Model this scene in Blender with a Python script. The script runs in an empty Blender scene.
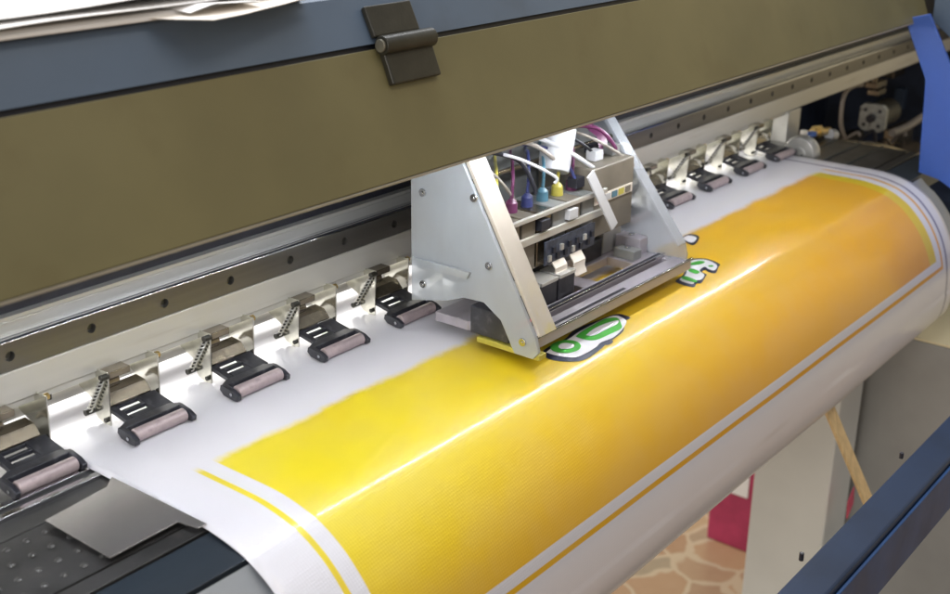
import bpy, bmesh, math, random
from mathutils import Vector, Matrix, noise
from mathutils.geometry import tessellate_polygon
random.seed(7)
S = bpy.context.scene
COL = S.collection
PI = math.pi

# ------------------------------------------------------------------ camera
F = 1225.0
Xd = Vector((1034, 457, -1225)).normalized()
Zd = Vector((40, 3200, 1225)); Zd = (Zd - Zd.dot(Xd) * Xd).normalized()
Yd = Zd.cross(Xd)
ROT = Matrix((Xd, Yd, Zd))                       # camera space -> world
CAM = Vector((-0.37297, -0.66163, 0.38209))
def ray(px, py): return ROT @ Vector((px - 475, 297 - py, -F))
def W(px, py, a, v):                             # where a photographed point lies on a real plane of the machine
    i = 'xyz'.index(a); r = ray(px, py); return CAM + r * ((v - CAM[i]) / r[i])
cam = bpy.data.cameras.new('camera'); co = bpy.data.objects.new('camera', cam); COL.objects.link(co)
co.matrix_world = Matrix.Translation(CAM) @ ROT.to_4x4()
cam.sensor_width = 36; cam.lens = 36 * F / 950; cam.clip_start = .02; cam.clip_end = 60
cam.dof.use_dof = True; cam.dof.focus_distance = .92; cam.dof.aperture_fstop = 10
S.camera = co

# ------------------------------------------------------------------ node helpers
class NT:
    def __init__(s, name):
        s.m = bpy.data.materials.new(name); s.m.use_nodes = True
        s.t = s.m.node_tree; s.b = s.t.nodes['Principled BSDF']; s.out = s.t.nodes['Material Output']
    def n(s, ty, **k):
        x = s.t.nodes.new(ty)
        for a, v in k.items(): setattr(x, a, v)
        return x
    def l(s, a, b): s.t.links.new(a, b)
    def set(s, sock, v):
        if hasattr(v, 'is_linked'): s.l(v, sock)
        else: sock.default_value = v
    def math(s, op, a, b=0.0, c=0.0, clamp=False):
        x = s.n('ShaderNodeMath', operation=op, use_clamp=clamp)
        for i, v in enumerate((a, b, c)): s.set(x.inputs[i], v)
        return x.outputs[0]
    def mix(s, f, a, b):
        x = s.n('ShaderNodeMix', data_type='RGBA')
        s.set(x.inputs[0], f); s.set(x.inputs[6], a); s.set(x.inputs[7], b); return x.outputs[2]
    def noise(s, scale, detail=4, vec=None, rough=.55):
        x = s.n('ShaderNodeTexNoise'); x.inputs['Scale'].default_value = scale; x.inputs['Detail'].default_value = detail
        x.inputs['Roughness'].default_value = rough
        if vec is not None: s.l(vec, x.inputs['Vector'])
        return x.outputs['Fac']
    def coords(s, scale=(1, 1, 1), kind='Object'):
        c = s.n('ShaderNodeTexCoord'); m = s.n('ShaderNodeMapping'); m.inputs['Scale'].default_value = scale
        s.l(c.outputs[kind], m.inputs[0]); return m.outputs[0]
    def ramp(s, f, a, b):                        # smoothstep of f from a to b
        x = s.n('ShaderNodeMapRange', interpolation_type='SMOOTHSTEP')
        s.set(x.inputs['Value'], f); x.inputs['From Min'].default_value = a; x.inputs['From Max'].default_value = b
        return x.outputs[0]
    def band(s, f, lo, hi, soft=.0004):
        return s.math('MULTIPLY', s.ramp(f, lo - soft, lo + soft), s.math('SUBTRACT', 1.0, s.ramp(f, hi - soft, hi + soft)))

def rgb(r, g, b):                                # sRGB bytes -> linear colour
    f = lambda c: (c / 255 / 12.92) if c / 255 <= .04045 else ((c / 255 + .055) / 1.055) ** 2.4
    return (f(r), f(g), f(b), 1)

def mat(name, col, rough=.5, metal=0, var=.12, vscale=30, stretch=(1, 1, 1), bump=0., bscale=400, spec=.5, rvar=.1, dirt=None):
    t = NT(name); v = t.coords(stretch)
    nz = t.noise(vscale, 5, v)
    dark = tuple(c * (1 - var) for c in col[:3]) + (1,); lite = tuple(min(1, c * (1 + var)) for c in col[:3]) + (1,)
    c = t.mix(t.ramp(nz, .3, .7), dark, lite)
    if dirt:
        c = t.mix(t.math('MULTIPLY', t.ramp(t.noise(dirt[1], 6, v), .55, .75), dirt[2]), c, dirt[0])
    t.l(c, t.b.inputs['Base Color'])
    t.b.inputs['Metallic'].default_value = metal; t.b.inputs['Specular IOR Level'].default_value = spec
    t.l(t.math('MULTIPLY_ADD', t.noise(vscale * 2.3, 3, v), rvar, rough - rvar / 2), t.b.inputs['Roughness'])
    if bump:
        b = t.n('ShaderNodeBump'); b.inputs['Strength'].default_value = bump; b.inputs['Distance'].default_value = .0005
        t.l(t.noise(bscale, 3, v), b.inputs['Height']); t.l(b.outputs[0], t.b.inputs['Normal'])
    return t.m

M = {}
M['lid'] = mat('olive painted steel', (.172, .154, .072, 1), .42, 0, .09, 7, bump=.10, bscale=900, rvar=.2, dirt=((.14, .115, .05, 1), 22, .35))
M['lid_edge'] = mat('lid lip paint', (.38, .36, .30, 1), .4, 0, .08, 20)
M['slate'] = mat('slate blue paint', (.10, .145, .215, 1), .4, 0, .06, 10, bump=.05, bscale=900, dirt=((.07, .085, .11, 1), 16, .35))
M['hinge'] = mat('hinge black enamel', (.028, .027, .02, 1), .35, 0, .25, 60, bump=.15, bscale=500)
M['pin'] = mat('hinge pin steel', (.22, .21, .17, 1), .45, .6)
M['alu'] = mat('matt aluminium', (.66, .645, .60, 1), .38, .45, .06, 8, stretch=(.25, 4, 4), bump=.08, bscale=200, dirt=((.38, .33, .24, 1), 30, .3))
M['alu2'] = mat('silver strip', (.60, .595, .57, 1), .32, .5, .08, 12, stretch=(.2, 3, 3), dirt=((.55, .45, .2, 1), 24, .35))
M['rail'] = mat('ground rail steel', (.175, .165, .15, 1), .32, .75, .14, 14, stretch=(.12, 6, 6), bump=.05, bscale=300)
M['chrome'] = mat('polished steel', (.62, .63, .66, 1), .12, 1, .05, 20)
M['black'] = mat('black rubber seal', (.018, .019, .028, 1), .45, 0, .2, 30)
M['plastic'] = mat('charcoal plastic', (.032, .033, .042, 1), .36, 0, .3, 70, bump=.12, rvar=.25, dirt=((.11, .11, .12, 1), 140, .5))
M['zinc'] = mat('zinc plated sheet', (.66, .65, .57, 1), .17, .95, .16, 45, bump=.04, bscale=120, rvar=.12)
M['zinc_dull'] = mat('dull passivated sheet', (.24, .205, .155, 1), .24, .85, .25, 60)
M['roller'] = mat('mauve grey rubber roller', (.44, .36, .37, 1), .36, .15, .15, 60, bump=.2, bscale=1200, dirt=((.16, .12, .13, 1), 110, .55))
M['brass'] = mat('brass', (.62, .45, .18, 1), .3, .9, .15, 60)
M['platen'] = mat('anodised dark platen', (.045, .045, .046, 1), .3, .25, .35, 22, bump=.1, bscale=500, dirt=((.10, .09, .085, 1), 40, .5))
M['dimple'] = mat('raised platen dimple', (.058, .058, .058, 1), .35, .2)  # dimple highlights put into a lighter grey than the panel around them
M['platen_blue'] = mat('blue black platen lip', (.022, .032, .045, 1), .32, .1, .18, 10, stretch=(.3, 3, 3))
M['apron'] = mat('pale grey curved apron', (.27, .29, .31, 1), .4, .1, .05, 10)
M['plate'] = mat('bare sheet metal clamp', (.62, .60, .59, 1), .24, .9, .04, 14, bump=.01, bscale=90, rvar=.04)
M['backplate'] = mat('white enamel back plate', (.78, .77, .72, 1), .4, 0, .04, 12)
M['blue'] = mat('bright blue side paint', (.035, .10, .42, 1), .42, 0, .06, 8, bump=.05, bscale=700)
M['blue_dk'] = mat('worn blue paint', (.010, .045, .14, 1), .42, 0, .25, 14, spec=.3)
M['navy'] = mat('navy stand paint', (.012, .024, .055, 1), .45, 0, .2, 10, spec=.25, bump=.06, bscale=500)
M['wire'] = mat('slate cable sleeve', (.06, .09, .14, 1), .5, 0, .2, 40)
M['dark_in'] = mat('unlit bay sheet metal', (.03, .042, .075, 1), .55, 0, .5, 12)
M['motor'] = mat('cast motor face', (.40, .42, .40, 1), .45, .5, .2, 80, dirt=((.12, .12, .11, 1), 90, .8))
M['legwhite'] = mat('grey white leg enamel', (.72, .75, .73, 1), .5, 0, .05, 6, dirt=((.55, .55, .5, 1), 12, .3))
M['leggrey'] = mat('mottled grey cabinet steel', (.34, .35, .35, 1), .5, .1, .12, 5, dirt=((.42, .43, .42, 1), 7, .6))
M['cream'] = mat('cream painted panel', (.82, .74, .50, 1), .55, 0, .03, 5)
M['darkolive'] = mat('dark olive panel', (.10, .095, .07, 1), .6, 0, .25, 3)
M['wood'] = mat('pale pine lath', (.66, .50, .27, 1), .55, 0, .14, 40, stretch=(6, 6, .5), bump=.1)
M['maroon'] = mat('maroon carton', (.45, .045, .12, 1), .55, 0, .15, 20)
M['pink'] = mat('pink card', (.72, .10, .18, 1), .6, 0, .1, 20)
M['paper'] = mat('white paper', (.86, .85, .84, 1), .6, 0, .02, 10, bump=.1, bscale=60)
M['ivory'] = mat('ivory paper', (.80, .74, .66, 1), .6, 0, .03, 10)
M['white'] = mat('white plastic', (.58, .59, .62, 1), .35, 0, .04, 20)
M['tan'] = mat('brown grey plastic case', (.17, .15, .12, 1), .4, 0, .15, 30)
M['grey'] = mat('grey plastic case', (.24, .25, .25, 1), .4, .1, .15, 30)
M['yink'] = mat('yellow ink part', (.50, .44, .08, 1), .3)
M['mink'] = mat('magenta ink part', (.13, .03, .09, 1), .3)
M['kink'] = mat('blue ink part', (.04, .05, .16, 1), .3)
M['cink'] = mat('cyan ink part', (.08, .19, .26, 1), .3)
M['rink'] = mat('red part', (.80, .03, .06, 1), .35)
M['bluevalve'] = mat('blue valve lever', (.02, .15, .60, 1), .4)
M['hose'] = mat('grey hose', (.30, .27, .24, 1), .4)
M['frame_m'] = mat('milled carriage plate', (.50, .47, .52, 1), .32, .45, .12, 14, stretch=(.3, 4, 4), bump=.05)
M['pcb'] = mat('green circuit board', (.05, .06, .09, 1), .4, 0, .4, 150)
M['navy_ink'] = mat('navy printed ink', (.018, .022, .055, 1), .32)
M['white_ink'] = mat('white printed ink', (.80, .80, .86, 1), .3, 0, .02)
M['green_ink'] = mat('green printed ink', (.07, .42, .06, 1), .3, 0, .1, 60)

def emis(name, col, s):
    t = NT(name); t.b.inputs['Base Color'].default_value = (.8, .8, .8, 1)
    t.b.inputs['Emission Color'].default_value = col; t.b.inputs['Emission Strength'].default_value = s; return t.m
M['led'] = emis('led diode', (.93, .96, 1, 1), 290)

def acrylic(name, col, alpha, rough, stain=0):
    t = NT(name)
    tr = t.n('ShaderNodeBsdfTransparent'); tr.inputs[0].default_value = (.93, .95, .97, 1)
    mx = t.n('ShaderNodeMixShader')
    nz = t.noise(14, 5, t.coords((1, 1, .35)))
    t.l(t.math('MULTIPLY_ADD', nz, .35, alpha - .17, clamp=True), mx.inputs[0])
    if stain:
        sz = t.n('ShaderNodeSeparateXYZ'); t.l(t.coords(), sz.inputs[0])
        f = t.math('MULTIPLY', t.math('SUBTRACT', 1.0, t.ramp(sz.outputs[2], -.062, -.022)), t.ramp(t.noise(26, 5, t.coords((1, 1, .5))), .42, .62))
        t.l(t.mix(t.math('MULTIPLY', f, .8), t.mix(t.math('MULTIPLY', t.ramp(t.noise(11, 5, t.coords()), .4, .7), .3), col, (.45, .42, .36, 1)), (.62, .52, .10, 1)), t.b.inputs['Base Color'])
    else: t.b.inputs['Base Color'].default_value = col
    t.b.inputs['Roughness'].default_value = rough
    t.l(tr.outputs[0], mx.inputs[1]); t.l(t.b.outputs[0], mx.inputs[2]); t.l(mx.outputs[0], t.out.inputs[0])
    return t.m
M['acr_clear'] = acrylic('frosted clear acrylic', (.46, .48, .52, 1), .44, .25)
M['acr_white'] = acrylic('milky acrylic', (.50, .54, .59, 1), .54, .3, 1)
M['acr_warm'] = acrylic('warm milky acrylic', (.58, .53, .46, 1), .78, .3, 1)

# ------------------------------------------------------------------ mesh helpers
class MB:
    def __init__(s): s.v = []; s.f = []; s.mi = []; s.cur = 0
    def add(s, vs, fs):
        o = len(s.v); s.v += [Vector(v) for v in vs]; s.f += [tuple(i + o for i in f) for f in fs]; s.mi += [s.cur] * len(fs); return s
    def box(s, x0, x1, y0, y1, z0, z1):
        vs = [(x, y, z) for x in (x0, x1) for y in (y0, y1) for z in (z0, z1)]
        return s.add(vs, [(0, 1, 3, 2), (4, 6, 7, 5), (0, 4, 5, 1), (2, 3, 7, 6), (0, 2, 6, 4), (1, 5, 7, 3)])
    def prism(s, poly, a, h0, h1):               # polygon (2 coords) extruded along axis a
        def P(q, h):
            return {'x': (h, q[0], q[1]), 'y': (q[0], h, q[1]), 'z': (q[0], q[1], h)}[a]
        n = len(poly); vs = [P(q, h0) for q in poly] + [P(q, h1) for q in poly]
        tris = tessellate_polygon([[Vector((q[0], q[1], 0)) for q in poly]])
        fs = [tuple(t) for t in tris] + [tuple(i + n for i in reversed(t)) for t in tris]
        fs += [(i, (i + 1) % n, (i + 1) % n + n, i + n) for i in range(n)]
        return s.add(vs, fs)
    def obox(s, a, b, wd, th, up=(0, 0, 1)):     # bar from a to b
        a, b = Vector(a), Vector(b); d = (b - a).normalized(); u = Vector(up); sd = d.cross(u).normalized(); u = sd.cross(d)
        vs = [p + sd * i * wd / 2 + u * j * th / 2 for p in (a, b) for i, j in ((-1, -1), (1, -1), (1, 1), (-1, 1))]
        return s.add(vs, [(3, 2, 1, 0), (4, 5, 6, 7), (0, 1, 5, 4), (1, 2, 6, 5), (2, 3, 7, 6), (3, 0, 4, 7)])
    def tube(s, pts, r, n=12, cap=True):
        pts = [Vector(p) for p in pts]; rs = r if isinstance(r, (list, tuple)) else [r] * len(pts)
        vs = []; up = Vector((0.13, .21, 1)).normalized()
        for i, p in enumerate(pts):
            d = (pts[min(i + 1, len(pts) - 1)] - pts[max(i - 1, 0)]).normalized()
            sd = d.cross(up)
            if sd.length < 1e-3: sd = d.cross(Vector((1, 0, 0)))
            sd.normalize(); u = sd.cross(d)
            vs += [p + (sd * math.cos(2 * PI * k / n) + u * math.sin(2 * PI * k / n)) * rs[i] for k in range(n)]
        fs = [(i * n + k, i * n + (k + 1) % n, (i + 1) * n + (k + 1) % n, (i + 1) * n + k) for i in range(len(pts) - 1) for k in range(n)]
        if cap: fs += [tuple(range(n))[::-1], tuple(range((len(pts) - 1) * n, len(pts) * n))]
        return s.add(vs, fs)

WL = {}
def link(o, parent, loc):
    COL.objects.link(o); o.parent = parent
    o.location = Vector(loc) - (WL[parent] if parent else Vector()); WL[o] = Vector(loc)
def mk(name, mb, m, parent=None, label=None, bevel=0, smooth=30, **props):
    c = sum(mb.v, Vector()) / len(mb.v)
    me = bpy.data.meshes.new(name); me.from_pydata([v - c for v in mb.v], [], mb.f)
    ms = m if isinstance(m, (list, tuple)) else [m]
    for q in ms: me.materials.append(M[q])
    for p, i in zip(me.polygons, mb.mi): p.material_index = i
    bm = bmesh.new(); bm.from_mesh(me); bmesh.ops.recalc_face_normals(bm, faces=bm.faces); bm.to_mesh(me); bm.free()
    if smooth:
        me.polygons.foreach_set('use_smooth', [True] * len(me.polygons)); me.set_sharp_from_angle(angle=math.radians(smooth))
    o = bpy.data.objects.new(name, me); link(o, parent, c)
    if bevel:
        b = o.modifiers.new('bevel', 'BEVEL'); b.width = bevel; b.segments = 3; b.limit_method = 'ANGLE'; b.angle_limit = math.radians(35); b.harden_normals = True
    if label: o['label'] = label
    for k, v in props.items(): o[k] = v
    return o
def empty(name, loc, label, cat):
    o = bpy.data.objects.new(name, None); o.empty_display_size = .05; link(o, None, loc); o['label'] = label; o['category'] = cat; return o
def tag(o, label, cat, group=None):
    o['label'] = label; o['category'] = cat
    if group: o['group'] = group
    return o

# ------------------------------------------------------------------ the banner's profile (y, z), measured from the photo
PROF = [(.16, 0), (.05, 0), (-.05, 0), (-.12, 0), (-.155, -.0002), (-.170, -.0016), (-.183, -.0040), (-.195, -.0075), (-.206, -.0130), (-.217, -.0205),
        (-.228, -.0310), (-.238, -.0430), (-.2475, -.0585), (-.2545, -.0745), (-.2585, -.0885), (-.2615, -.105), (-.263, -.125), (-.262, -.143), (-.258, -.158), (-.251, -.170)]
def catmull(P, k=6):
    out = []
    for i in range(len(P) - 1):
        p0 = P[max(i - 1, 0)]; p1 = P[i]; p2 = P[i + 1]; p3 = P[min(i + 2, len(P) - 1)]
        for j in range(k):
            t = j / k
            out.append(tuple(.5 * ((2 * b) + (c - a) * t + (2 * a - 5 * b + 4 * c - d) * t * t + (3 * b - a - 3 * c + d) * t ** 3) for a, b, c, d in zip(p0, p1, p2, p3)))
    out.append(P[-1]); return out
PR = catmull(PROF)
SS = [-PR[0][0]]
for a, b in zip(PR, PR[1:]): SS.append(SS[-1] + math.hypot(b[0] - a[0], b[1] - a[1]))
def s_at_y(y):
    for i in range(len(PR) - 1):
        if PR[i + 1][0] <= y <= PR[i][0]:
            return SS[i] + (SS[i + 1] - SS[i]) * (PR[i][0] - y) / (PR[i][0] - PR[i + 1][0])
S_YB = s_at_y(-.2560)                              # lower end of the yellow print
def prof_at_s(s):
    for i in range(len(PR) - 1):
        if s <= SS[i + 1] or i == len(PR) - 2:
            t = (s - SS[i]) / (SS[i + 1] - SS[i]); return (PR[i][0] + (PR[i + 1][0] - PR[i][0]) * t, PR[i][1] + (PR[i + 1][1] - PR[i][1]) * t)

# ------------------------------------------------------------------ banner
XL, XR = .0165, 1.0625
t = NT('printed banner vinyl')
uv = t.n('ShaderNodeUVMap'); uv.uv_map = 'sheet'; sp = t.n('ShaderNodeSeparateXYZ'); t.l(uv.outputs[0], sp.inputs[0])
x, s = sp.outputs[0], sp.outputs[1]
nzA = t.noise(22, 4, uv.outputs[0]); nzB = t.noise(160, 2, uv.outputs[0])
back = t.math('ADD', t.math('MULTIPLY_ADD', nzA, .016, .091), t.math('MULTIPLY', nzB, .004))
sb = t.math('SUBTRACT', s, back)
backm = t.ramp(sb, -.005, .006)
g = t.ramp(x, .08, .95)
mp = t.n('ShaderNodeValToRGB'); t.l(t.math('ADD', t.math('MULTIPLY', x, .78), t.math('MULTIPLY', t.ramp(s, .17, .31), .40)), mp.inputs[0])
cr = mp.color_ramp
cr.elements[0].position = .08; cr.elements[0].color = (.78, .66, .020, 1)
cr.elements[1].position = .98; cr.elements[1].color = (.74, .36, .012, 1)
for p, c in ((.30, (.76, .55, .012, 1)), (.52, (.74, .44, .014, 1)), (.76, (.73, .37, .014, 1))):
    e = cr.elements.new(p); e.color = c
ycol = mp.outputs[0]
ycol = t.mix(t.math('MULTIPLY', t.ramp(t.noise(7, 3, uv.outputs[0]), .35, .7), .10), ycol, (.78, .38, .01, 1))
gs = t.band(x, .984, 1.0047, .0015)
ycol2 = t.mix(t.math('MULTIPLY', gs, .85), ycol, (.68, .55, .012, 1))
white = (.72, .72, .78, 1)
panel = t.math('MULTIPLY', t.math('MULTIPLY', t.band(x, .0724, 1.0047, .0006), backm), t.math('SUBTRACT', 1.0, t.ramp(s, S_YB - .0004, S_YB + .0004)))
c = t.mix(panel, white, ycol2)
S_O = S_YB + .0093; S_O2 = S_O + .0045
ll = t.math('MULTIPLY', t.band(x, .0558, .0603, .0004), t.math('MULTIPLY', backm, t.math('SUBTRACT', 1.0, t.ramp(s, S_O2 - .0003, S_O2 + .0003))))
rl = t.math('MULTIPLY', t.band(x, 1.0190, 1.0240, .0004), t.math('MULTIPLY', backm, t.math('SUBTRACT', 1.0, t.ramp(s, S_O2 - .0003, S_O2 + .0003))))
bl = t.math('MULTIPLY', t.band(x, .0558, 1.0240, .0004), t.band(s, S_O, S_O2, .0004))
c = t.mix(t.math('MAXIMUM', ll, t.math('MAXIMUM', rl, bl)), c, ycol)
c = t.mix(t.math('MULTIPLY', t.band(x, 1.0345, 1.0390, .0006), .9), c, (.05, .045, .16, 1))
c = t.mix(t.math('MULTIPLY', t.ramp(nzA, .3, .7), .05), c, (.62, .60, .66, 1))
t.l(c, t.b.inputs['Base Color'])
t.b.inputs['Roughness'].default_value = .25; t.b.inputs['Specular IOR Level'].default_value = .45
t.l(t.math('MULTIPLY_ADD', nzA, .06, .30), t.b.inputs['Roughness']); t.b.inputs['Coat Weight'].default_value = .55; t.b.inputs['Coat Roughness'].default_value = .12; pass
mpp = t.n('ShaderNodeMapping'); mpp.inputs['Rotation'].default_value = (0, 0, .06); t.l(uv.outputs[0], mpp.inputs[0])
w1 = t.n('ShaderNodeTexWave', wave_type='BANDS', bands_direction='X'); w1.inputs['Scale'].default_value = 150; w1.inputs['Distortion'].default_value = .6
w2 = t.n('ShaderNodeTexWave', wave_type='BANDS', bands_direction='Y'); w2.inputs['Scale'].default_value = 150; w2.inputs['Distortion'].default_value = .6
t.l(mpp.outputs[0], w1.inputs[0]); t.l(mpp.outputs[0], w2.inputs[0])
b1 = t.n('ShaderNodeBump'); b1.inputs['Strength'].default_value = .12; b1.inputs['Distance'].default_value = .0003
t.l(t.math('ADD', t.math('MULTIPLY', w1.outputs['Fac'], .35), w2.outputs['Fac']), b1.inputs['Height'])
b2 = t.n('ShaderNodeBump'); b2.inputs['Strength'].default_value = .10; b2.inputs['Distance'].default_value = .0012
t.l(t.noise(9, 3, uv.outputs[0]), b2.inputs['Height']); t.l(b1.outputs[0], b2.inputs['Normal']); t.l(b2.outputs[0], t.b.inputs['Normal'])
M['banner'] = t.m

def sheet_pt(x, s, off=0.0):
    y, z = prof_at_s(s); y2, z2 = prof_at_s(s + .002)
    d = Vector((y2 - y, z2 - z)).normalized(); n = Vector((d.y, -d.x))
    if n.y < 0: n = -n
    # slow waviness of loose vinyl, only where it hangs
    k = min(1, max(0, (s - .17) / .12))
    wv = .0007 * k * (noise.noise(Vector((x * 5, s * 4, 1.7))) + .5 * noise.noise(Vector((x * 13, s * 9, 4.2))))
    return Vector((x, y + n.x * (off + wv), z + n.y * (off + wv)))
NX = 150; NS = len(SS)
vs = []; uvs = []
for i in range(NX + 1):
    xx = XL + (XR - XL) * i / NX
    cut = .014 * min(1, max(0, (xx - .55) / .5)) ** 1.3            # the free end is a little shorter to the right
    for j in range(NS):
        sv = SS[j]
        if sv > SS[-1] - .07: sv = SS[-1] - .07 + (sv - (SS[-1] - .07)) * (1 - cut / .07)
        vs.append(sheet_pt(xx, sv)); uvs.append((xx, sv))
fs = [(i * NS + j, (i + 1) * NS + j, (i + 1) * NS + j + 1, i * NS + j + 1) for i in range(NX) for j in range(NS - 1)]
mb = MB().add(vs, fs)
banner = mk('banner', mb, 'banner', smooth=0)
banner.data.polygons.foreach_set('use_smooth', [True] * len(banner.data.polygons))
ul = banner.data.uv_layers.new(name='sheet')
for lp in banner.data.loops: ul.data[lp.index].uv = uvs[lp.vertex_index]
so = banner.modifiers.new('thick', 'SOLIDIFY'); so.thickness = .0005; so.offset = 0
tag(banner, 'glossy white vinyl banner with a large yellow to orange print, draped over the printer front', 'banner')

def on_sheet(px, py):                              # photographed pixel -> (x, s) on the sheet
    best = None
    for i in range(len(PR) - 1):
        for k in range(4):
            y = PR[i][0] + (PR[i + 1][0] - PR[i][0]) * k / 4; z = PR[i][1] + (PR[i + 1][1] - PR[i][1]) * k / 4
            p = W(px, py, 'y', y); e = abs(p.z - z)
            if best is None or e < best[0]: best = (e, p.x, SS[i] + (SS[i + 1] - SS[i]) * k / 4)
    return Vector((best[1], best[2], 0))
def ink(name, polys, m, off, label=None):
    for P in polys:
        mb = MB()
        P = [on_sheet(*q) for q in P]
        # rounded outline
        Q = catmull([tuple(q) for q in P] + [tuple(P[0])], 4)[:-1]
        Q = [Vector(q) for q in Q]
        tr = tessellate_polygon([Q])
        bm = bmesh.new(); bv = [bm.verts.new(q) for q in Q]
        for a in tr:
            try: bm.faces.new([bv[i] for i in a])
            except ValueError: pass
        bmesh.ops.subdivide_edges(bm, edges=bm.edges[:], cuts=3, use_grid_fill=True)
        bm.verts.index_update()
        mb.add([sheet_pt(v.co.x, v.co.y, off) for v in bm.verts], [tuple(v.index for v in f.verts) for f in bm.faces]); bm.free()
        mk(name, mb, m, banner, label, smooth=0)
z4 = lambda L: [(530 + u / 8.48, 300 + v / 8.48) for u, v in L]
z5 = lambda L: [(660 + u / 8.486, 225 + v / 8.486) for u, v in L]
ink('lettering', [z4([(75, 470), (160, 400), (300, 330), (390, 250), (640, 150), (740, 122), (800, 135), (850, 160), (800, 190), (790, 270), (690, 350), (640, 380), (600, 420), (480, 505), (370, 528), (200, 515)]),
                  z4([(600, 372), (640, 350), (700, 350), (690, 375), (640, 385)]),
                  z5([(225, 300), (300, 285), (400, 290), (505, 335), (495, 360), (470, 415), (410, 402), (385, 385), (355, 405), (395, 425), (385, 445), (350, 495), (310, 500), (275, 535), (130, 485), (200, 420)]),
                  z5([(170, 112), (240, 88), (310, 92), (335, 112), (290, 178), (240, 165)])],
    'navy_ink', .00065, 'navy outline of the bubble letters printed on the yellow')
ink('lettering_face', [z4([(135, 455), (190, 410), (330, 335), (430, 270), (640, 165), (730, 140), (800, 170), (815, 200), (770, 270), (700, 330), (600, 370), (560, 405), (480, 455), (380, 495), (240, 485)]),
                       z5([(235, 320), (300, 302), (390, 305), (480, 350), (460, 395), (410, 382), (375, 365), (335, 398), (375, 432), (350, 470), (300, 480), (270, 512), (165, 475), (220, 425)]),
                       z5([(190, 122), (240, 103), (310, 112), (282, 160), (240, 150)])],
    'white_ink', .0011, 'white body of the bubble letters')
ring = lambda cx, cy, ax_, ay, r, rot: [(cx + ax_ * r * math.cos(a) * math.cos(rot) - ay * r * math.sin(a) * math.sin(rot), cy + ax_ * r * math.cos(a) * math.sin(rot) + ay * r * math.sin(a) * math.cos(rot)) for a in [2 * PI * k / 14 for k in range(14)]]
ink('lettering_stroke', [z4(ring(300, 408, 130, 55, 1, -.05)), z4([(385, 320), (440, 280), (600, 190), (660, 165), (740, 165), (770, 215), (770, 255), (680, 300), (560, 350), (470, 350)]),
                         z5([(245, 338), (330, 318), (380, 325), (330, 345), (260, 352)]), z5([(250, 375), (300, 392), (335, 412), (300, 428), (240, 400)]), z5([(185, 452), (220, 445), (310, 482), (285, 497), (190, 470)]), z5([(405, 355), (440, 352), (450, 366), (415, 370)])],
    'green_ink', .0015, 'green strokes inside the bubble letters')
ink('lettering_counter', [z4(ring(305, 408, 68, 26, 1, -.05)), z4([(470, 315), (540, 260), (640, 215), (740, 190), (735, 220), (650, 262), (540, 318)])], 'white_ink', .0019, 'pale middles of the round letters')

# ------------------------------------------------------------------ printer
printer = empty('printer', (.6, 0, -.95), 'large-format inkjet printer with olive front cover and slate blue top, printing a yellow banner', 'printer')
BX0, BX1 = -.45, 2.1
# platen
mb = MB().box(BX0, 1.19, -.0785, .16, -.030, -.0022)
platen = mk('platen', mb, 'platen', printer, bevel=.0006)
mb = MB().box(BX0, 1.19, -.1445, -.0795, -.030, -.0026)
for i in range(26):
    for j in range(4):
        xx = -.155 + i * .0125 + (j % 2) * .006; yy = -.088 - j * .0155
        if xx < .012:
            mb.cur = 1; mb.tube([(xx, yy, -.003), (xx, yy, -.0022), (xx, yy, -.0016), (xx, yy, -.0012)], [.0022, .0021, .0015, .0004], 12); mb.cur = 0
mk('vacuum_panel', mb, ['platen', 'dimple'], platen, 'dark platen panel with rows of small raised dimples', bevel=0)
mb = MB().box(BX0, 1.19, -.1585, -.1460, -.030, -.0026); mk('platen_strip', mb, 'platen', platen, bevel=.0005)
mb = MB().prism([(-.1600, -.0035), (-.1935, -.0072), (-.1935, -.03), (-.1600, -.03)], 'x', BX0, 1.19); mk('platen_lip', mb, 'platen_blue', platen, bevel=.0006)
for y0 in (-.0492, -.0608):
    mb = MB().box(BX0, .0155, y0, y0 + .0052, -.0023, .0008); mk('guide_bar', mb, 'chrome', platen, 'bright polished bar let into the dark platen', bevel=.0005)
# apron
ap = [(-.1950, -.0100)] + [(y + .0035, z - .004) for y, z in PROF[8:15]] + [(-.2510, -.094), (-.2400, -.060), (-.2200, -.034), (-.1950, -.0180)]
mk('apron', MB().prism(ap, 'x', BX0, 1.0995), 'apron', printer, 'pale grey curved front apron under the banner')
# beam and rail
mb = MB().prism([(-.0010, .0385), (-.0010, .0598), (.06, .0598), (.06, .0385)], 'x', BX0, BX1)
beam = mk('beam', mb, 'alu', printer, 'long matt aluminium beam above the pinch rollers', bevel=.0007)
mk('belt_channel', MB().box(BX0, BX1, .0138, .05, .0614, .0865), 'alu2', beam, bevel=.0005)
mk('drive_belt', MB().prism([(.0139, .0868), (.0139, .0895), (.024, .0895), (.024, .0868)], 'x', BX0, BX1), 'alu2', beam)
mk('seal_strip', MB().box(BX0, BX1, .020, .05, .0897, .20), 'black', beam)
mk('beam_flange', MB().box(BX0, 1.155, .0012, .045, .0335, .0383), 'alu', beam, bevel=.0005)
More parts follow.
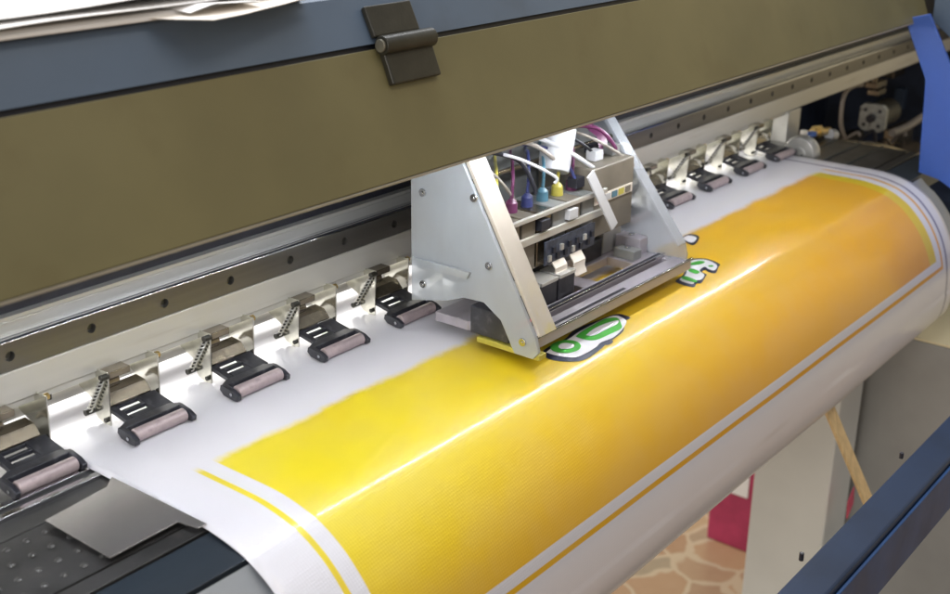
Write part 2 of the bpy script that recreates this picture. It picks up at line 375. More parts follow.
# rail with real counterbored holes
def rail_mesh():
    bm = bmesh.new(); y = 0.0; z0, z1 = .0600, .0786; x0, x1 = BX0, BX1
    nh = int((x1 - .03) / .06); hx = [k * .06 for k in range(-7, nh + 1)]
    zc = .0695; R = .0034; N = 18
    out = [bm.verts.new(p) for p in ((x0, y, z0), (x1, y, z0), (x1, y, z1), (x0, y, z1))]
    E = [bm.edges.new((out[i], out[(i + 1) % 4])) for i in range(4)]
    loops = []
    for h in hx:
        lp = [bm.verts.new((h + R * math.cos(2 * PI * k / N), y, zc + R * math.sin(2 * PI * k / N))) for k in range(N)]
        E += [bm.edges.new((lp[k], lp[(k + 1) % N])) for k in range(N)]; loops.append(lp)
    bmesh.ops.triangle_fill(bm, use_beauty=True, use_dissolve=False, edges=E)
    for lp, h in zip(loops, hx):
        dp = [bm.verts.new((v.co.x, y + .005, v.co.z)) for v in lp]
        for k in range(N): bm.faces.new((lp[k], lp[(k + 1) % N], dp[(k + 1) % N], dp[k]))
        bm.faces.new(dp)
    # rounded, grooved top
    prof = [(0, z1), (.0001, z1 + .0006), (.0004, z1 + .0011), (.0009, z1 + .0015), (.0015, z1 + .0017), (.0022, z1 + .0018), (.0040, z1 + .0018), (.0044, z1 + .0004), (.0056, z1 + .0004), (.0058, z1 + .0010), (.0063, z1 + .0014), (.0085, z1 + .0014), (.0088, z1 + .0002), (.0136, z1 + .0002), (.0136, z0), (0, z0)]
    A = [bm.verts.new((x0, a, b)) for a, b in prof]; B = [bm.verts.new((x1, a, b)) for a, b in prof]
    for k in range(len(prof) - 1): bm.faces.new((A[k], A[k + 1], B[k + 1], B[k]))
    bmesh.ops.remove_doubles(bm, verts=bm.verts, dist=1e-6)
    m = MB(); bm.verts.index_update(); m.add([v.co.copy() for v in bm.verts], [tuple(v.index for v in f.verts) for f in bm.faces]); bm.free(); return m, hx
rm, hx = rail_mesh()
rm.mi = [0] * len(rm.f)
for i, f in enumerate(rm.f):
    zz = [rm.v[k].z for k in f]; 
    if min(zz) > .0785: rm.mi[i] = 1
rail = mk('rail', rm, ['rail', 'chrome'], printer, 'dark steel linear rail with evenly spaced bolt holes', smooth=25)
bolt0 = None
for k, h in enumerate(hx):
    if bolt0 is None:
        mb = MB().tube([(h, .0048, .0698), (h, .0030, .0698)], .0022, 12)
        mb.tube([(h, .0029, .0698), (h, .00285, .0698)], .0011, 6)
        bolt0 = mk('bolt', mb, 'hinge', rail)
    else:
        o = bolt0.copy(); COL.objects.link(o); o.parent = rail; o.location = bolt0.location + Vector((h - hx[0], 0, 0))
# back plate behind the rollers
mk('back_plate', MB().box(BX0, 1.17, .105, .112, .0006, .06), 'backplate', printer)

# lid, hinge, top
LIDX = W(929, 18, 'y', -.16).x
lid = mk('front_cover', MB().prism([(-.1600, .1731), (-.1275, .2500), (-.1240, .2488), (-.1562, .1725)], 'x', BX0, LIDX), 'lid', printer, 'long olive hinged front cover', bevel=.0006)
mk('cover_lip', MB().prism([(-.1602, .1727), (-.1562, .1722), (-.1535, .1706), (-.1540, .1693), (-.1600, .1709)], 'x', BX0, LIDX - .002), 'lid_edge', lid, bevel=.0004)
top = mk('top_housing', MB().prism([(-.1262, .2530), (-.1120, .2815), (-.1090, .2832), (.55, .2832), (.55, .2740), (-.1180, .2530)], 'x', BX0, BX1), 'slate', printer, 'slate blue folded steel top', bevel=.001)
mk('gap_shade', MB().prism([(-.1250, .2480), (-.1225, .2540), (-.112, .2540), (-.112, .2480)], 'x', BX0, LIDX), 'black', top)  # black filler standing in for the shade in the gap above the cover
# hinge
def on_face(y0, z0, dy, dz, u, v, off):            # point on a slanted face at x=u, distance v up it
    L = math.hypot(dy, dz); d = (dy / L, dz / L); n = (-d[1], d[0])
    return (u, y0 + d[0] * v + n[0] * off, z0 + d[1] * v + n[1] * off)
HX0, HX1 = .2035, .2510
def leaf(y0, z0, dy, dz, v0, v1, xa, xb, th, dark=0):
    q = [on_face(y0, z0, dy, dz, u, v, o) for o in (.0002, th) for u, v in ((xa, v0), (xb, v0), (xb, v1), (xa, v1))]
    return MB().add(q, [(3, 2, 1, 0), (4, 5, 6, 7), (0, 1, 5, 4), (1, 2, 6, 5), (2, 3, 7, 6), (3, 0, 4, 7)])
hinge = mk('hinge', leaf(-.1262, .2530, .0142, .0285, .003, .0235, HX0 - .002, HX1 - .006, .0048), 'hinge', printer, 'black two-leaf hinge joining the olive cover to the blue top', bevel=.0012)
mk('lower_leaf', leaf(-.1275, .2500, -.0325, -.0769, .003, .0250, HX0 + .001, HX1 + .001, -.0048), 'hinge', hinge, bevel=.0012)
hc = Vector((0, -.1325, .2525))
mk('knuckle', MB().tube([(HX0 - .0005, hc.y, hc.z), (HX1 + .001, hc.y, hc.z)], .0062, 20), 'hinge', hinge, bevel=.0008)
mk('pin', MB().tube([(HX0 - .0022, hc.y, hc.z), (HX0 - .0004, hc.y, hc.z)], .0042, 16), 'pin', hinge, bevel=.0005)

# LED strip under the cover
mb = MB().prism([(-.1530, .1722), (-.1430, .1722), (-.1430, .1705), (-.1530, .1705)], 'x', BX0, .995)
mb.cur = 1
k = 0
while BX0 + .01 + k * .0167 < .985:
    xx = BX0 + .01 + k * .0167; mb.box(xx - .0013, xx + .0013, -.1492, -.1466, .1690, .1703); k += 1
mk('led_strip', mb, ['white', 'led'], printer, smooth=0)

# ------------------------------------------------------------------ pinch rollers
def cheek_poly():
    c = [(-.0125, .0405), (-.0105, .0008), (-.0035, .0004), (.0035, .0025), (.0062, .0070), (.0060, .0120), (.0085, .0160), (.0150, .0185), (.0215, .0210), (.0245, .0250), (.0235, .0305), (.0190, .0350), (.0155, .0385), (.0150, .0400)]
    return c
def make_pinch(x0):
    mb = MB()
    for xc in (.0045, .0455): mb.prism(cheek_poly(), 'x', x0 + xc - .0006, x0 + xc + .0006)
    mb.box(x0 + .0045, x0 + .0455, .0150, .0162, .0300, .0380)
    br = mk('pinch_roller', mb, 'zinc', printer, bevel=.0003)
    # rocking plate between the cheeks
    mb = MB().prism([(-.010, .0150), (-.004, .0215), (.006, .0225), (.012, .016), (.011, .0148), (.005, .0205), (-.003, .0195), (-.009, .0135)], 'x', x0 + .0056, x0 + .0395)
    mk('rocker', mb, 'zinc_dull', br, bevel=.0003)
    mk('recess_block', MB().box(x0 + .0058, x0 + .0235, -.0110, .004, .0345, .0395), 'zinc_dull', br, bevel=.0007)  # dark metal block standing in for the shaded recess between the cheeks
    mk('axle', MB().tube([(x0 + .0056, -.0035, .0300), (x0 + .0165, -.0035, .0300)], .0048, 18), 'zinc_dull', br, bevel=.0006)
    # spring outside the left cheek
    a = Vector((x0 + .0012, -.0112, .0378)); b = Vector((x0 + .0008, .0088, .0062)); d = (b - a).normalized(); u = Vector((1, 0, 0)); w_ = d.cross(u)
    N = 150; turns = 10
    pts = [a + (b - a) * (k / N) + (u * math.cos(2 * PI * turns * k / N) + w_ * math.sin(2 * PI * turns * k / N)) * .0016 for k in range(N + 1)]
    mk('spring', MB().tube(pts, .00055, 6), 'alu2', br)
    mb = MB().tube([a, b], .0009, 8); mb.tube([b - d * .001 + Vector((-.0035, 0, 0)), b - d * .001 + Vector((.0035, 0, 0))], .0022, 12)
    mb.tube([a + Vector((-.0022, 0, 0)), a + Vector((.004, 0, 0))], .0022, 12)
    mk('spring_rod', mb, 'hinge', br)
    # right-hand adjusting screw and lower pivot screw
    mk('screw', MB().tube([(x0 + .0462, -.0085, .0385), (x0 + .0492, -.0085, .0385)], .0024, 12), 'brass', br, bevel=.0004)
    mk('screw', MB().tube([(x0 + .0012, -.0083, .0052), (x0 + .0038, -.0083, .0052)], .0018, 12), 'hinge', br, bevel=.0004)
    # arm: ladder plate with two slots
    def P(x, y):                                   # arm plane, rising to the back
        return .0078 + (y + .030) * .19
    mb = MB()
    def slab(xa, xb, ya, yb, th=.0032):
        vs = [(x0 + x, y, P(x, y) - th * k) for k in (0, 1) for x, y in ((xa, ya), (xb, ya), (xb, yb), (xa, yb))]
        mb.add(vs, [(3, 2, 1, 0), (4, 5, 6, 7), (0, 1, 5, 4), (1, 2, 6, 5), (2, 3, 7, 6), (3, 0, 4, 7)])
    slab(.0065, .0115, -.027, -.004); slab(.0295, .0445, -.027, -.006)
    slab(.0115, .0295, -.0075, -.004); slab(.0115, .0295, -.0155, -.0130); slab(.0115, .0295, -.027, -.0205)
    arm = mk('arm', mb, 'plastic', br, 'charcoal plastic arm with two slots', bevel=.0005)
    for xa in (.014, .036):
        mk('clip', MB().tube([(x0 + xa, -.006, P(0, -.006) + .0006), (x0 + xa, -.003, P(0, -.003) + .0022)], .0016, 10), 'plastic', br)
    # fork that holds the roller
    mb = MB().prism([(-.0028, -.0300), (.0040, -.0262), (.0400, -.0262), (.0462, -.0315), (.0462, -.0345), (-.0028, -.0345)], 'z', .0046, .0092)
    mb.v = [Vector((v.x + x0, v.y, v.z)) for v in mb.v]
    end = [(-.0300, .0090), (-.0350, .0094), (-.0435, .0078), (-.0490, .0050), (-.0482, .0012), (-.0420, .0004), (-.0330, .0016), (-.0290, .0050)]
    mb.prism(end, 'x', x0 - .0048, x0 - .0010); mb.prism(end, 'x', x0 + .0422, x0 + .0460)
    mk('fork', mb, 'plastic', br, bevel=.0007)
    mb = MB().tube([(x0 - .0002, -.0425, .0049), (x0 + .0004, -.0425, .0049), (x0 + .0408, -.0425, .0049), (x0 + .0414, -.0425, .0049)], [.0040, .0047, .0047, .0040], 28)
    mk('roller', mb, 'roller', br)
    mk('roller_pin', MB().tube([(x0 - .0056, -.0425, .0049), (x0 + .0468, -.0425, .0049)], .0013, 10), 'chrome', br)
    return br
p0 = make_pinch(-.0316)
for n in range(1, 13):
    c_ = p0.copy(); COL.objects.link(c_); c_.parent = printer; c_.location = p0.location + Vector((.0875 * n, 0, 0))
    for ch in list(p0.children):
        d_ = ch.copy(); COL.objects.link(d_); d_.parent = c_
for n, br_ in enumerate([o for o in printer.children if o.name.startswith('pinch_roller')]):
    for ch in br_.children:
        k_ = ch.name.split('.')[0]
        if k_ in ('arm', 'fork', 'roller', 'roller_pin'): ch.location.z += random.uniform(-.0001, .0006); ch.location.y += random.uniform(-.0008, .0008)
        if k_ == 'roller': ch.rotation_euler.x = random.uniform(0, 6)
        if k_ in ('rocker', 'spring'): ch.location.x += random.uniform(-.0003, .0003)
# studs hanging from the beam flange between the rollers
st0 = None
for n in range(0, 13):
    x_ = -.0316 + .0875 * n + .0565
    if st0 is None: st0 = mk('stud', MB().tube([(x_, .004, .0334), (x_, .004, .0295)], .0024, 12), 'hinge', beam, bevel=.0004)
    else:
        o = st0.copy(); COL.objects.link(o); o.parent = beam; o.location = st0.location + Vector((.0875 * n, 0, 0))

rb0 = None
for n in range(-1, 13):
    x_ = -.0316 + .0875 * n + .0655
    if rb0 is None:
        rb0 = mk('guide_rib', MB().prism([(.030, .0010), (.030, .012), (.048, .024), (.100, .028), (.100, .0010)], 'x', x_ - .001, x_ + .001), 'backplate', printer, 'thin upright guide rib behind the rollers')
    else:
        o = rb0.copy(); COL.objects.link(o); o.parent = printer; o.location = rb0.location + Vector((.0875 * (n + 1), 0, 0))
mk('feed_shaft', MB().tube([(BX0, .040, .0105), (1.16, .040, .0105)], .0045, 16), 'backplate', printer, 'long feed shaft behind the rollers')
mk('back_slot', MB().box(BX0, 1.17, .1035, .1045, .012, .018), 'hinge', printer)
# post and dark service bay on the right
mk('beam_post', MB().box(1.128, 1.166, -.004, .03, -.03, .0383), 'alu', printer, 'aluminium post under the right part of the beam', bevel=.001)
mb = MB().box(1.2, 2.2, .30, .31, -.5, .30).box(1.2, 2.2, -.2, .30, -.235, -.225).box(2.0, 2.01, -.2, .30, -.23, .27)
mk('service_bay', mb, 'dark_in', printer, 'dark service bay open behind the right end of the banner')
# platen end: ribs
for y0 in (-.05, -.082, -.112):
    mk('platen_rib', MB().box(1.062, 1.188, y0 - .0015, y0, -.0021, -.0002), 'platen_blue', platen)
# end wheel
c_ = W(800, 157, 'y', -.045)
mk('end_wheel', MB().tube([(c_.x - .006, c_.y, -.001), (c_.x + .0, c_.y, -.001), (c_.x + .010, c_.y, -.001)], [.0205, .0225, .0225], 28).tube([(c_.x - .0075, c_.y, -.001), (c_.x - .006, c_.y, -.001)], .009, 20), 'alu2', printer, 'pale round wheel at the end of the platen', bevel=.0012)
# stepper motor
c_ = W(872, 118, 'y', .02)
mb = MB(); r = .023
a_, b_ = .0215, .0150
oct_ = [(c_.y + p_, c_.z + q_) for p_, q_ in ((a_, b_), (b_, a_), (-b_, a_), (-a_, b_), (-a_, -b_), (-b_, -a_), (b_, -a_), (a_, -b_))]
mb.prism(oct_, 'x', c_.x, c_.x + .010)
motor = mk('motor', mb, 'motor', printer, 'scuffed square motor face in the dark bay', bevel=.0015)
mk('motor_body', MB().tube([(c_.x + .0102, c_.y, c_.z), (c_.x + .07, c_.y, c_.z)], .021, 24), 'hinge', motor, bevel=.002)
mk('motor_shaft', MB().tube([(c_.x - .010, c_.y, c_.z), (c_.x - .0003, c_.y, c_.z)], .0065, 14), 'black', motor)
for a in range(4):
    an = PI / 4 + a * PI / 2
    mk('screw', MB().tube([(c_.x - .002, c_.y + .0165 * math.cos(an), c_.z + .0165 * math.sin(an)), (c_.x - .0003, c_.y + .0165 * math.cos(an), c_.z + .0165 * math.sin(an))], .0028, 10), 'black', motor)
def path(pts, k=8): return catmull([tuple(p) for p in pts], k)
# hoses
mk('hose', MB().tube(path([W(846, 140, 'y', .02), W(841, 125, 'y', .02), W(842, 105, 'y', .02), W(846, 92, 'y', .02), W(854, 86, 'y', .02), W(862, 85, 'y', .02)]), .0032, 10), 'hose', printer, 'thin grey hose arching up in the dark bay')
mk('hose', MB().tube(path([W(892, 133, 'y', .0), W(905, 128, 'y', .0), W(915, 122, 'y', 0), W(930, 112, 'y', 0)]), .006, 10), 'hose', printer)
mk('hose', MB().tube(path([W(835, 142, 'y', -.02), W(860, 144, 'y', -.02), W(880, 146, 'y', -.02), W(915, 156, 'y', -.04), W(935, 162, 'y', -.04)]), .0045, 10), 'zinc_dull', printer, 'dull copper pipe running across the bay')
mk('gearbox', MB().box(1.46, 1.60, -.05, .0, -.125, -.085), 'zinc_dull', printer, bevel=.003)
q = W(876, 84, 'y', .02)
mb = MB().box(q.x - .02, q.x + .02, q.y - .01, q.y + .01, q.z - .004, q.z + .005); mb.tube([(q.x - .012, q.y, q.z + .004), (q.x - .012, q.y, q.z + .02)], .006, 12); mb.box(q.x - .012, q.x + .02, q.y - .01, q.y + .008, q.z - .016, q.z - .008)
mk('hose_fitting', mb, 'zinc_dull', printer, bevel=.001)
q = W(806, 136, 'y', -.03)
vl = mk('valve', MB().tube([(q.x + .02, q.y, q.z), (q.x + .075, q.y, q.z - .006)], [.0065, .005], 14).tube([(q.x + .030, q.y, q.z), (q.x + .040, q.y, q.z - .001)], .009, 6), 'brass', printer, bevel=.0006)
mk('lever', MB().box(q.x - .012, q.x + .022, q.y - .006, q.y + .004, q.z - .0035, q.z + .003), 'bluevalve', vl, 'small blue valve lever', bevel=.0012)
mk('cap', MB().tube([(q.x - .008, q.y, q.z + .0035), (q.x - .008, q.y, q.z + .009)], .005, 12), 'ivory', vl, bevel=.0008)
mb = MB().tube([(q.x + .062, q.y - .006, q.z - .008), (q.x + .080, q.y - .006, q.z - .012)], .0075, 14)
mk('collar', mb, 'white', vl, bevel=.001)
for i in range(9):                                  # hanging wires at the back of the bay
    a = W(900 + i * 6 - 20 + random.uniform(-2, 2), 55 + random.uniform(-8, 4), 'y', .22); b = W(885 + i * 7 + random.uniform(-5, 5), 130, 'y', .26)
    mk('wire', MB().tube(path([a, (a + b) / 2 + Vector((random.uniform(-.05, .05), 0, 0)), b]), .0045, 8), 'wire', printer)
for i in range(5):
    a = W(838 + i * 16, 143 + i * 1.5, 'y', .03); b = W(860 + i * 15, 136 + (i % 3) * 5, 'y', .0)
    mk('wire', MB().tube(path([a, (a + b) / 2 + Vector((0, -.01, .012 + .008 * (i % 2))), b]), .0022 + .0008 * (i % 2), 8), ('hose', 'black', 'zinc_dull')[i % 3], printer)
for (px_, py_, y_, w_, h_, m_) in ((898, 137, .04, .045, .020, 'zinc_dull'), (850, 140, .05, .030, .012, 'hinge'), (908, 95, .15, .05, .02, 'wire'), (895, 70, .15, .03, .012, 'zinc_dull')):
    q = W(px_, py_, 'y', y_); mk('bay_bracket', MB().box(q.x - w_, q.x + w_, y_ - .01, y_ + .01, q.z - h_, q.z + h_), m_, printer, bevel=.002)
# side cover
X_S = 1.100
_a, _b, _c = [tuple(W(*q_, 'x', X_S))[1:] for q_ in ((930, 14), (951, 66), (985, 135))]
sc_ = [(-.1905, -.0035), (-.1830, .1085), (-.1490, .1760), _a, _b, _c, (-.36, -.02), (-.36, -.12), (-.290, -.11), (-.278, -.075), (-.262, -.045), (-.240, -.022), (-.215, -.0085)]
sidec = mk('side_cover', MB().prism(sc_, 'x', X_S, X_S + .004), 'blue', printer, 'bright blue side cover at the right end', bevel=.001)
mk('side_housing', MB().prism([(-.165, .170), (-.36, .02), (-.36, .30), (-.16, .30)], 'x', X_S + .05, X_S + .30), 'slate', printer, bevel=.002)

# ------------------------------------------------------------------ stand
mk('front_bar', MB().prism([(-.380, -.1175), (-.4060, -.1200), (-.4080, -.1220), (-.4080, -.172), (-.380, -.172)], 'x', -.8, 2.4), 'navy', printer, 'navy blue stand bar running below the banner', bevel=.0015)
mk('bar_edge', MB().box(-.8, 2.4, -.4112, -.4083, -.1730, -.1255), 'blue_dk', printer, 'brighter blue front face of the navy bar', bevel=.0008)
mk('stand_leg', MB().box(1.0, 1.075, -.1685, -.0637, -.95, -.22), 'legwhite', printer, 'grey white stand leg', bevel=.003)
mk('stand_leg', MB().box(1.1, 1.5, -.36, -.150, -.95, W(908, 338, 'x', 1.1).z), 'leggrey', printer, 'mottled grey steel stand cabinet', bevel=.003)
mk('shelf_sheet', MB().box(1.1003, 1.5, -.3595, -.1505, W(908, 338, 'x', 1.1).z + .0003, W(908, 338, 'x', 1.1).z + .003), 'cream', printer, 'pale cream sheet topping the grey stand cabinet')
mk('leg_gap_shade', MB().box(1.06, 1.14, -.150, -.12, -.95, -.22), 'darkolive', printer, bevel=.002)  # added dark box standing in for the shaded gap beside the leg
mk('stud', MB().tube([W(801, 560, 'y', -.375), W(801, 560, 'y', -.375) + Vector((0, 0, .006))], .0018, 10), 'black', printer)
mk('stud', MB().tube([W(901, 458, 'y', -.375), W(901, 458, 'y', -.375) + Vector((0, 0, .005))], .0018, 10), 'black', printer)
mk('lower_panel', MB().box(.9, 2.6, -.42, -.36, -.95, -.50), 'darkolive', printer, bevel=.004)  # plain dark olive panel filling the area below the bar

# ------------------------------------------------------------------ carriage
car = empty('print_carriage', (.45, -.1, .008), 'print carriage with milky and clear acrylic side plates, riding the rail over the banner', 'print carriage')
lp = [(-.057, .028), (-.057, .165), (-.098, .165), (-.110, .146), (-.179, .027), (-.182, .016), (-.177, .010), (-.160, .010), (-.146, .034), (-.130, .044), (-.110, .043), (-.092, .036)]
side = mk('side_plate', MB().prism(lp, 'x', .316, .3195), 'acr_white', car, 'milky side plate on the left of the carriage', bevel=.0006)
mk('side_plate', MB().prism([(-.030, .012), (-.030, .135), (-.067, .155), (-.078, .138), (-.163, .034), (-.166, .024), (-.164, .012)], 'x', .568, .571), 'acr_clear', car, 'frosted clear side plate on the right of the carriage', bevel=.0006)
mk('plate_flange', MB().prism([(-.102, .160), (-.1790, .0270), (-.1818, .0285), (-.105, .1615)], 'x', .3197, .340), 'acr_warm', car, 'warm milky flange folded from the left plate', bevel=.0004)
mk('plate_flange', MB().prism([(-.070, .1495), (-.163, .0345), (-.1645, .0360), (-.074, .150)], 'x', .554, .568), 'acr_clear', car, bevel=.0004)
for y_, z_ in ((-.070, .120), (-.070, .045), (-.120, .125), (-.168, .022), (-.135, .075)):
    mk('screw', MB().tube([(.3142, y_, z_), (.3158, y_, z_)], .0032, 14).tube([(.3136, y_, z_), (.3142, y_, z_)], .0014, 6), 'chrome', side, bevel=.0003)
mk('stiffener', MB().prism([(-.060, .060), (-.060, .066), (-.118, .066), (-.115, .060)], 'x', .3135, .3158), 'acr_white', side, bevel=.0004)
# base frame, a ladder of milled bars
mb = MB()
mb.box(.330, .574, -.1680, -.1510, .0095, .0190)
mb.box(.330, .574, -.1440, -.1340, .0095, .0190)
mb.box(.330, .574, -.1040, -.0700, .0095, .0175)
for xa, xb in ((.330, .352), (.452, .472), (.533, .574)): mb.box(xa, xb, -.1339, -.1041, .0100, .0180)
for xa, xb in ((.330, .340), (.562, .574)): mb.box(xa, xb, -.1509, -.1441, .0100, .0180)
base = mk('base_frame', mb, 'frame_m', car, 'milled metal ladder frame under the print heads', bevel=.0007)
mk('edge_strip', MB().box(.328, .576, -.1690, -.1668, .0185, .0200), 'chrome', base, bevel=.0003)
mk('edge_strip', MB().box(.330, .574, -.1440, -.1425, .0191, .0215), 'chrome', base, bevel=.0003)
mk('slot', MB().box(.341, .561, -.1509, -.1441, .0102, .0108), 'black', base)
mk('slot', MB().box(.360, .580, -.1400, -.1370, .0191, .0196), 'black', base)
mk('slot', MB().box(.350, .470, -.1630, -.1600, .0191, .0195), 'black', base)
# print heads
for i, cx in enumerate((.374, .400, .426)):
    h = mk('print_head', MB().box(cx - .012, cx + .012, -.132, -.100, .0085, .036), 'plastic', car, bevel=.001)
    mk('head_cap', MB().box(cx - .0115, cx + .0115, -.1335, -.112, .0362, .0395), 'alu2', h, bevel=.0006)
for i, (xa, xb, ya, yb, zb, m_) in enumerate(((.536, .550, -.130, -.108, .027, 'grey'), (.552, .566, -.126, -.100, .034, 'frame_m'), (.535, .565, -.098, -.080, .044, 'alu2'), (.500, .530, -.100, -.082, .036, 'plastic'), (.470, .495, -.102, -.085, .030, 'frame_m'))):
    mk('drive_block', MB().box(xa, xb, ya, yb, .0181, zb), m_, car, bevel=.0009)
    mk('screw', MB().tube([((xa + xb) / 2, (ya + yb) / 2, zb), ((xa + xb) / 2, (ya + yb) / 2, zb + .002)], .003, 12), 'chrome', car, bevel=.0003)
# ink cartridges / dampers with coloured tops
cols = ['yink', 'mink', 'kink', 'cink']
bodies = ['tan', 'tan', 'zinc_dull', 'grey', 'tan', 'grey']
for i in range(6):
    cx = .368 + i * .0215
    b_ = mk('ink_damper', MB().box(cx - .0095, cx + .0095, -.118, -.078, .046, .093), bodies[i], car, bevel=.0012)
    mk('damper_cap', MB().tube([(cx, -.100, .0932), (cx, -.100, .101), (cx, -.100, .104)], [.0052, .0048, .0022], 14), cols[i % 4], b_)
    pts = path([(cx, -.100, .103), (cx + .004, -.098, .118), (cx + .020, -.085, .126 + .003 * (i % 3)), (cx + .045, -.065, .124), (cx + .07, -.045, .131)], 8)
    mk('ink_tube', MB().tube(pts, .0014, 8), cols[i % 4], b_)
mk('cartridge_rack', MB().box(.355, .500, -.1215, -.1185, .070, .0765).box(.355, .500, -.1215, -.1185, .0895, .0935), 'alu2', car, 'pale bar across the front of the ink dampers', bevel=.0006)
# circuit box with colour label
bx = mk('circuit_box', MB().box(.482, .548, -.118, -.060, .050, .112), 'tan', car, 'brown electronics box with a coloured label', bevel=.0015)
mk('label_strip', MB().box(.484, .545, -.1188, -.1182, .0800, .0885), 'ivory', bx)
for k, m_ in enumerate(('rink', 'white', 'cink', 'yink', 'tan')):
    mk('label_patch', MB().box(.489 + k * .011, .4975 + k * .011, -.1194, -.1189, .0815, .0870), m_, bx)
mk('white_sleeve', MB().tube([(.455, -.095, .112), (.462, -.092, .128), (.475, -.088, .146)], [.013, .014, .013], 20), 'white', car, 'white round sleeve on top of the carriage', bevel=.001)
mk('white_strut', MB().obox((.470, -.122, .112), (.500, -.130, .060), .010, .002, (0, 1, 0)), 'white', car, bevel=.0005)
mk('flat_cable', MB().add([(x_, y_, z_) for x_ in (.528, .542) for y_, z_ in ((-.095, .1125), (-.090, .128), (-.075, .136), (-.059, .140))], [(0, 1, 5, 4), (1, 2, 6, 5), (2, 3, 7, 6)]), 'mink', car, smooth=60)
for k, (y_, z_, r_) in enumerate(((-.104, .058, .0022), (-.080, .120, .0022))):
    mk('cross_rod', MB().tube([(.3205, y_, z_), (.5675, y_, z_)], r_, 12), 'zinc_dull', car)
for k in range(9):
    a_ = Vector((.350 + .018 * k, -.070 - .004 * (k % 3), .140 + .004 * (k % 2))); b_ = Vector((.392 + .020 * k, -.100 - .006 * (k % 3), .098 + .006 * (k % 4)))
    m_ = ('hose', 'black', 'white', 'hose', 'kink', 'white', 'black', 'mink', 'hose')[k]
    mk('cable', MB().tube(path([a_, (a_ + b_) / 2 + Vector((.012 * math.sin(k * 2.1), -.006, .010)), b_ + Vector((0, 0, .006)), b_]), .0014 + .0005 * (k % 2), 8), m_, car)
for k, (x_, y_, z_, m_) in enumerate(((.505, -.100, .112, 'white'), (.525, -.085, .112, 'black'), (.533, -.100, .112, 'grey'), (.400, -.119, .078, 'black'), (.440, -.119, .078, 'white'), (.470, -.105, .096, 'black'))):
    mk('connector', MB().box(x_, x_ + .013, y_ - .004, y_ + .006, z_ + .0002, z_ + .009), m_, car, bevel=.0006)
mk('circuit_board', MB().box(.405, .478, -.1240, -.1226, .048, .068), 'pcb', car, 'small dark circuit board under the ink dampers')
for k in range(12):
    x_ = .408 + .0057 * k
    mk('chip', MB().box(x_, x_ + .0035, -.1262, -.1242, .051 + .006 * (k % 2), .056 + .006 * (k % 2)), 'black' if k % 3 else 'alu2', car)
mk('ribbon', MB().prism([(-.1238, .049), (-.128, .044), (-.128, .040), (-.131, .0365), (-.130, .0362), (-.1272, .0395), (-.1272, .0437), (-.1230, .048)], 'x', .415, .432), 'ivory', car)
mk('ribbon', MB().prism([(-.1238, .049), (-.129, .042), (-.1285, .036), (-.131, .0305), (-.130, .0302), (-.1275, .0357), (-.128, .0415), (-.1230, .048)], 'x', .441, .458), 'ivory', car)
mk('sensor', MB().box(.322, .360, -.150, -.112, .0130, .036), 'plastic', car, 'black sensor block with a red stripe', bevel=.0015)
mk('sensor_stripe', MB().box(.326, .350, -.1508, -.1502, .022, .0255), 'rink', car)
mk('wiper', MB().box(.3205, .3300, -.180, -.120, .0075, .0120), 'yink', car, 'yellow ink-stained strip at the left foot', bevel=.0008)
mk('rail_block', MB().box(.40, .50, -.006, -.0006, .062, .088), 'alu2', car, bevel=.001)
mk('back_panel', MB().box(.33, .565, -.058, -.050, .050, .150), 'grey', car, bevel=.001)

# ------------------------------------------------------------------ loose things
A = [W(*q, 'z', .0014) for q in [(111.7, 477), (207, 524), (198, 528.5), (178, 522), (110, 558), (45, 520.5), (107, 487)]]
mb = MB().prism([(a.x, a.y) for a in A], 'z', .0009, .0018)
tag(mk('media_clamp', mb, 'plate', bevel=.0002), 'bare sheet metal plate lying on the dark platen beside the banner edge', 'metal plate')

def sheet(x0, x1, y0, y1, z, th, rot, curl, seed, m, label):
    mb = MB(); N = 24; c0 = Vector(((x0 + x1) / 2, (y0 + y1) / 2, 0)); vs = []
    for k in (0, 1):
        for i in range(N + 1):
            for j in range(N + 1):
                u, v = i / N, j / N; p = Vector((x0 + (x1 - x0) * u, y0 + (y1 - y0) * v, 0)) - c0; p.rotate(Matrix.Rotation(rot, 3, 'Z')); p += c0
                h = curl * (.35 + noise.noise(Vector((p.x * 7, p.y * 7, seed)))) * (abs(v - .5) * 2) ** 2
                vs.append((p.x, p.y, z + max(0, h) + (0 if k else -th)))
    q = (N + 1) ** 2; fs = []
    for i in range(N):
        for j in range(N):
            a = i * (N + 1) + j; fs += [(a, a + 1, a + N + 2, a + N + 1), (a + q, a + q + N + 1, a + q + N + 2, a + q + 1)]
    bd = [i * (N + 1) for i in range(N + 1)] + [N * (N + 1) + j for j in range(1, N + 1)] + [i * (N + 1) + N for i in range(N - 1, -1, -1)] + [j for j in range(N - 1, 0, -1)]
    for a, b in zip(bd, bd[1:] + bd[:1]): fs.append((a, b, b + q, a + q))
    mb.add(vs, fs); return tag(mk('paper_sheet', mb, m), label, 'paper', 'papers on top of the printer')
G = 'papers on top of the printer'
mb = MB()
for k in range(5): mb.box(-.42 - .002 * (k % 2), .150 + .003 * ((k * 2) % 3), -.1135 - .0012 * ((k * 3) % 4), .25, .2834 + k * .0008, .2834 + k * .0008 + .0007)
tag(mk('paper_stack', mb, 'paper'), 'stack of white paper along the left of the blue top, under the loose sheets', 'paper', G)
sheet(-.40, .135, -.119, .24, .2880, .0004, .010, .005, 1.3, 'paper', 'long white sheet lying flat on the stack at the far left')
sheet(-.30, .160, -.108, .24, .2900, .0004, -.022, .009, 5.1, 'paper', 'creased white sheet on top of the left stack, its edge buckled')
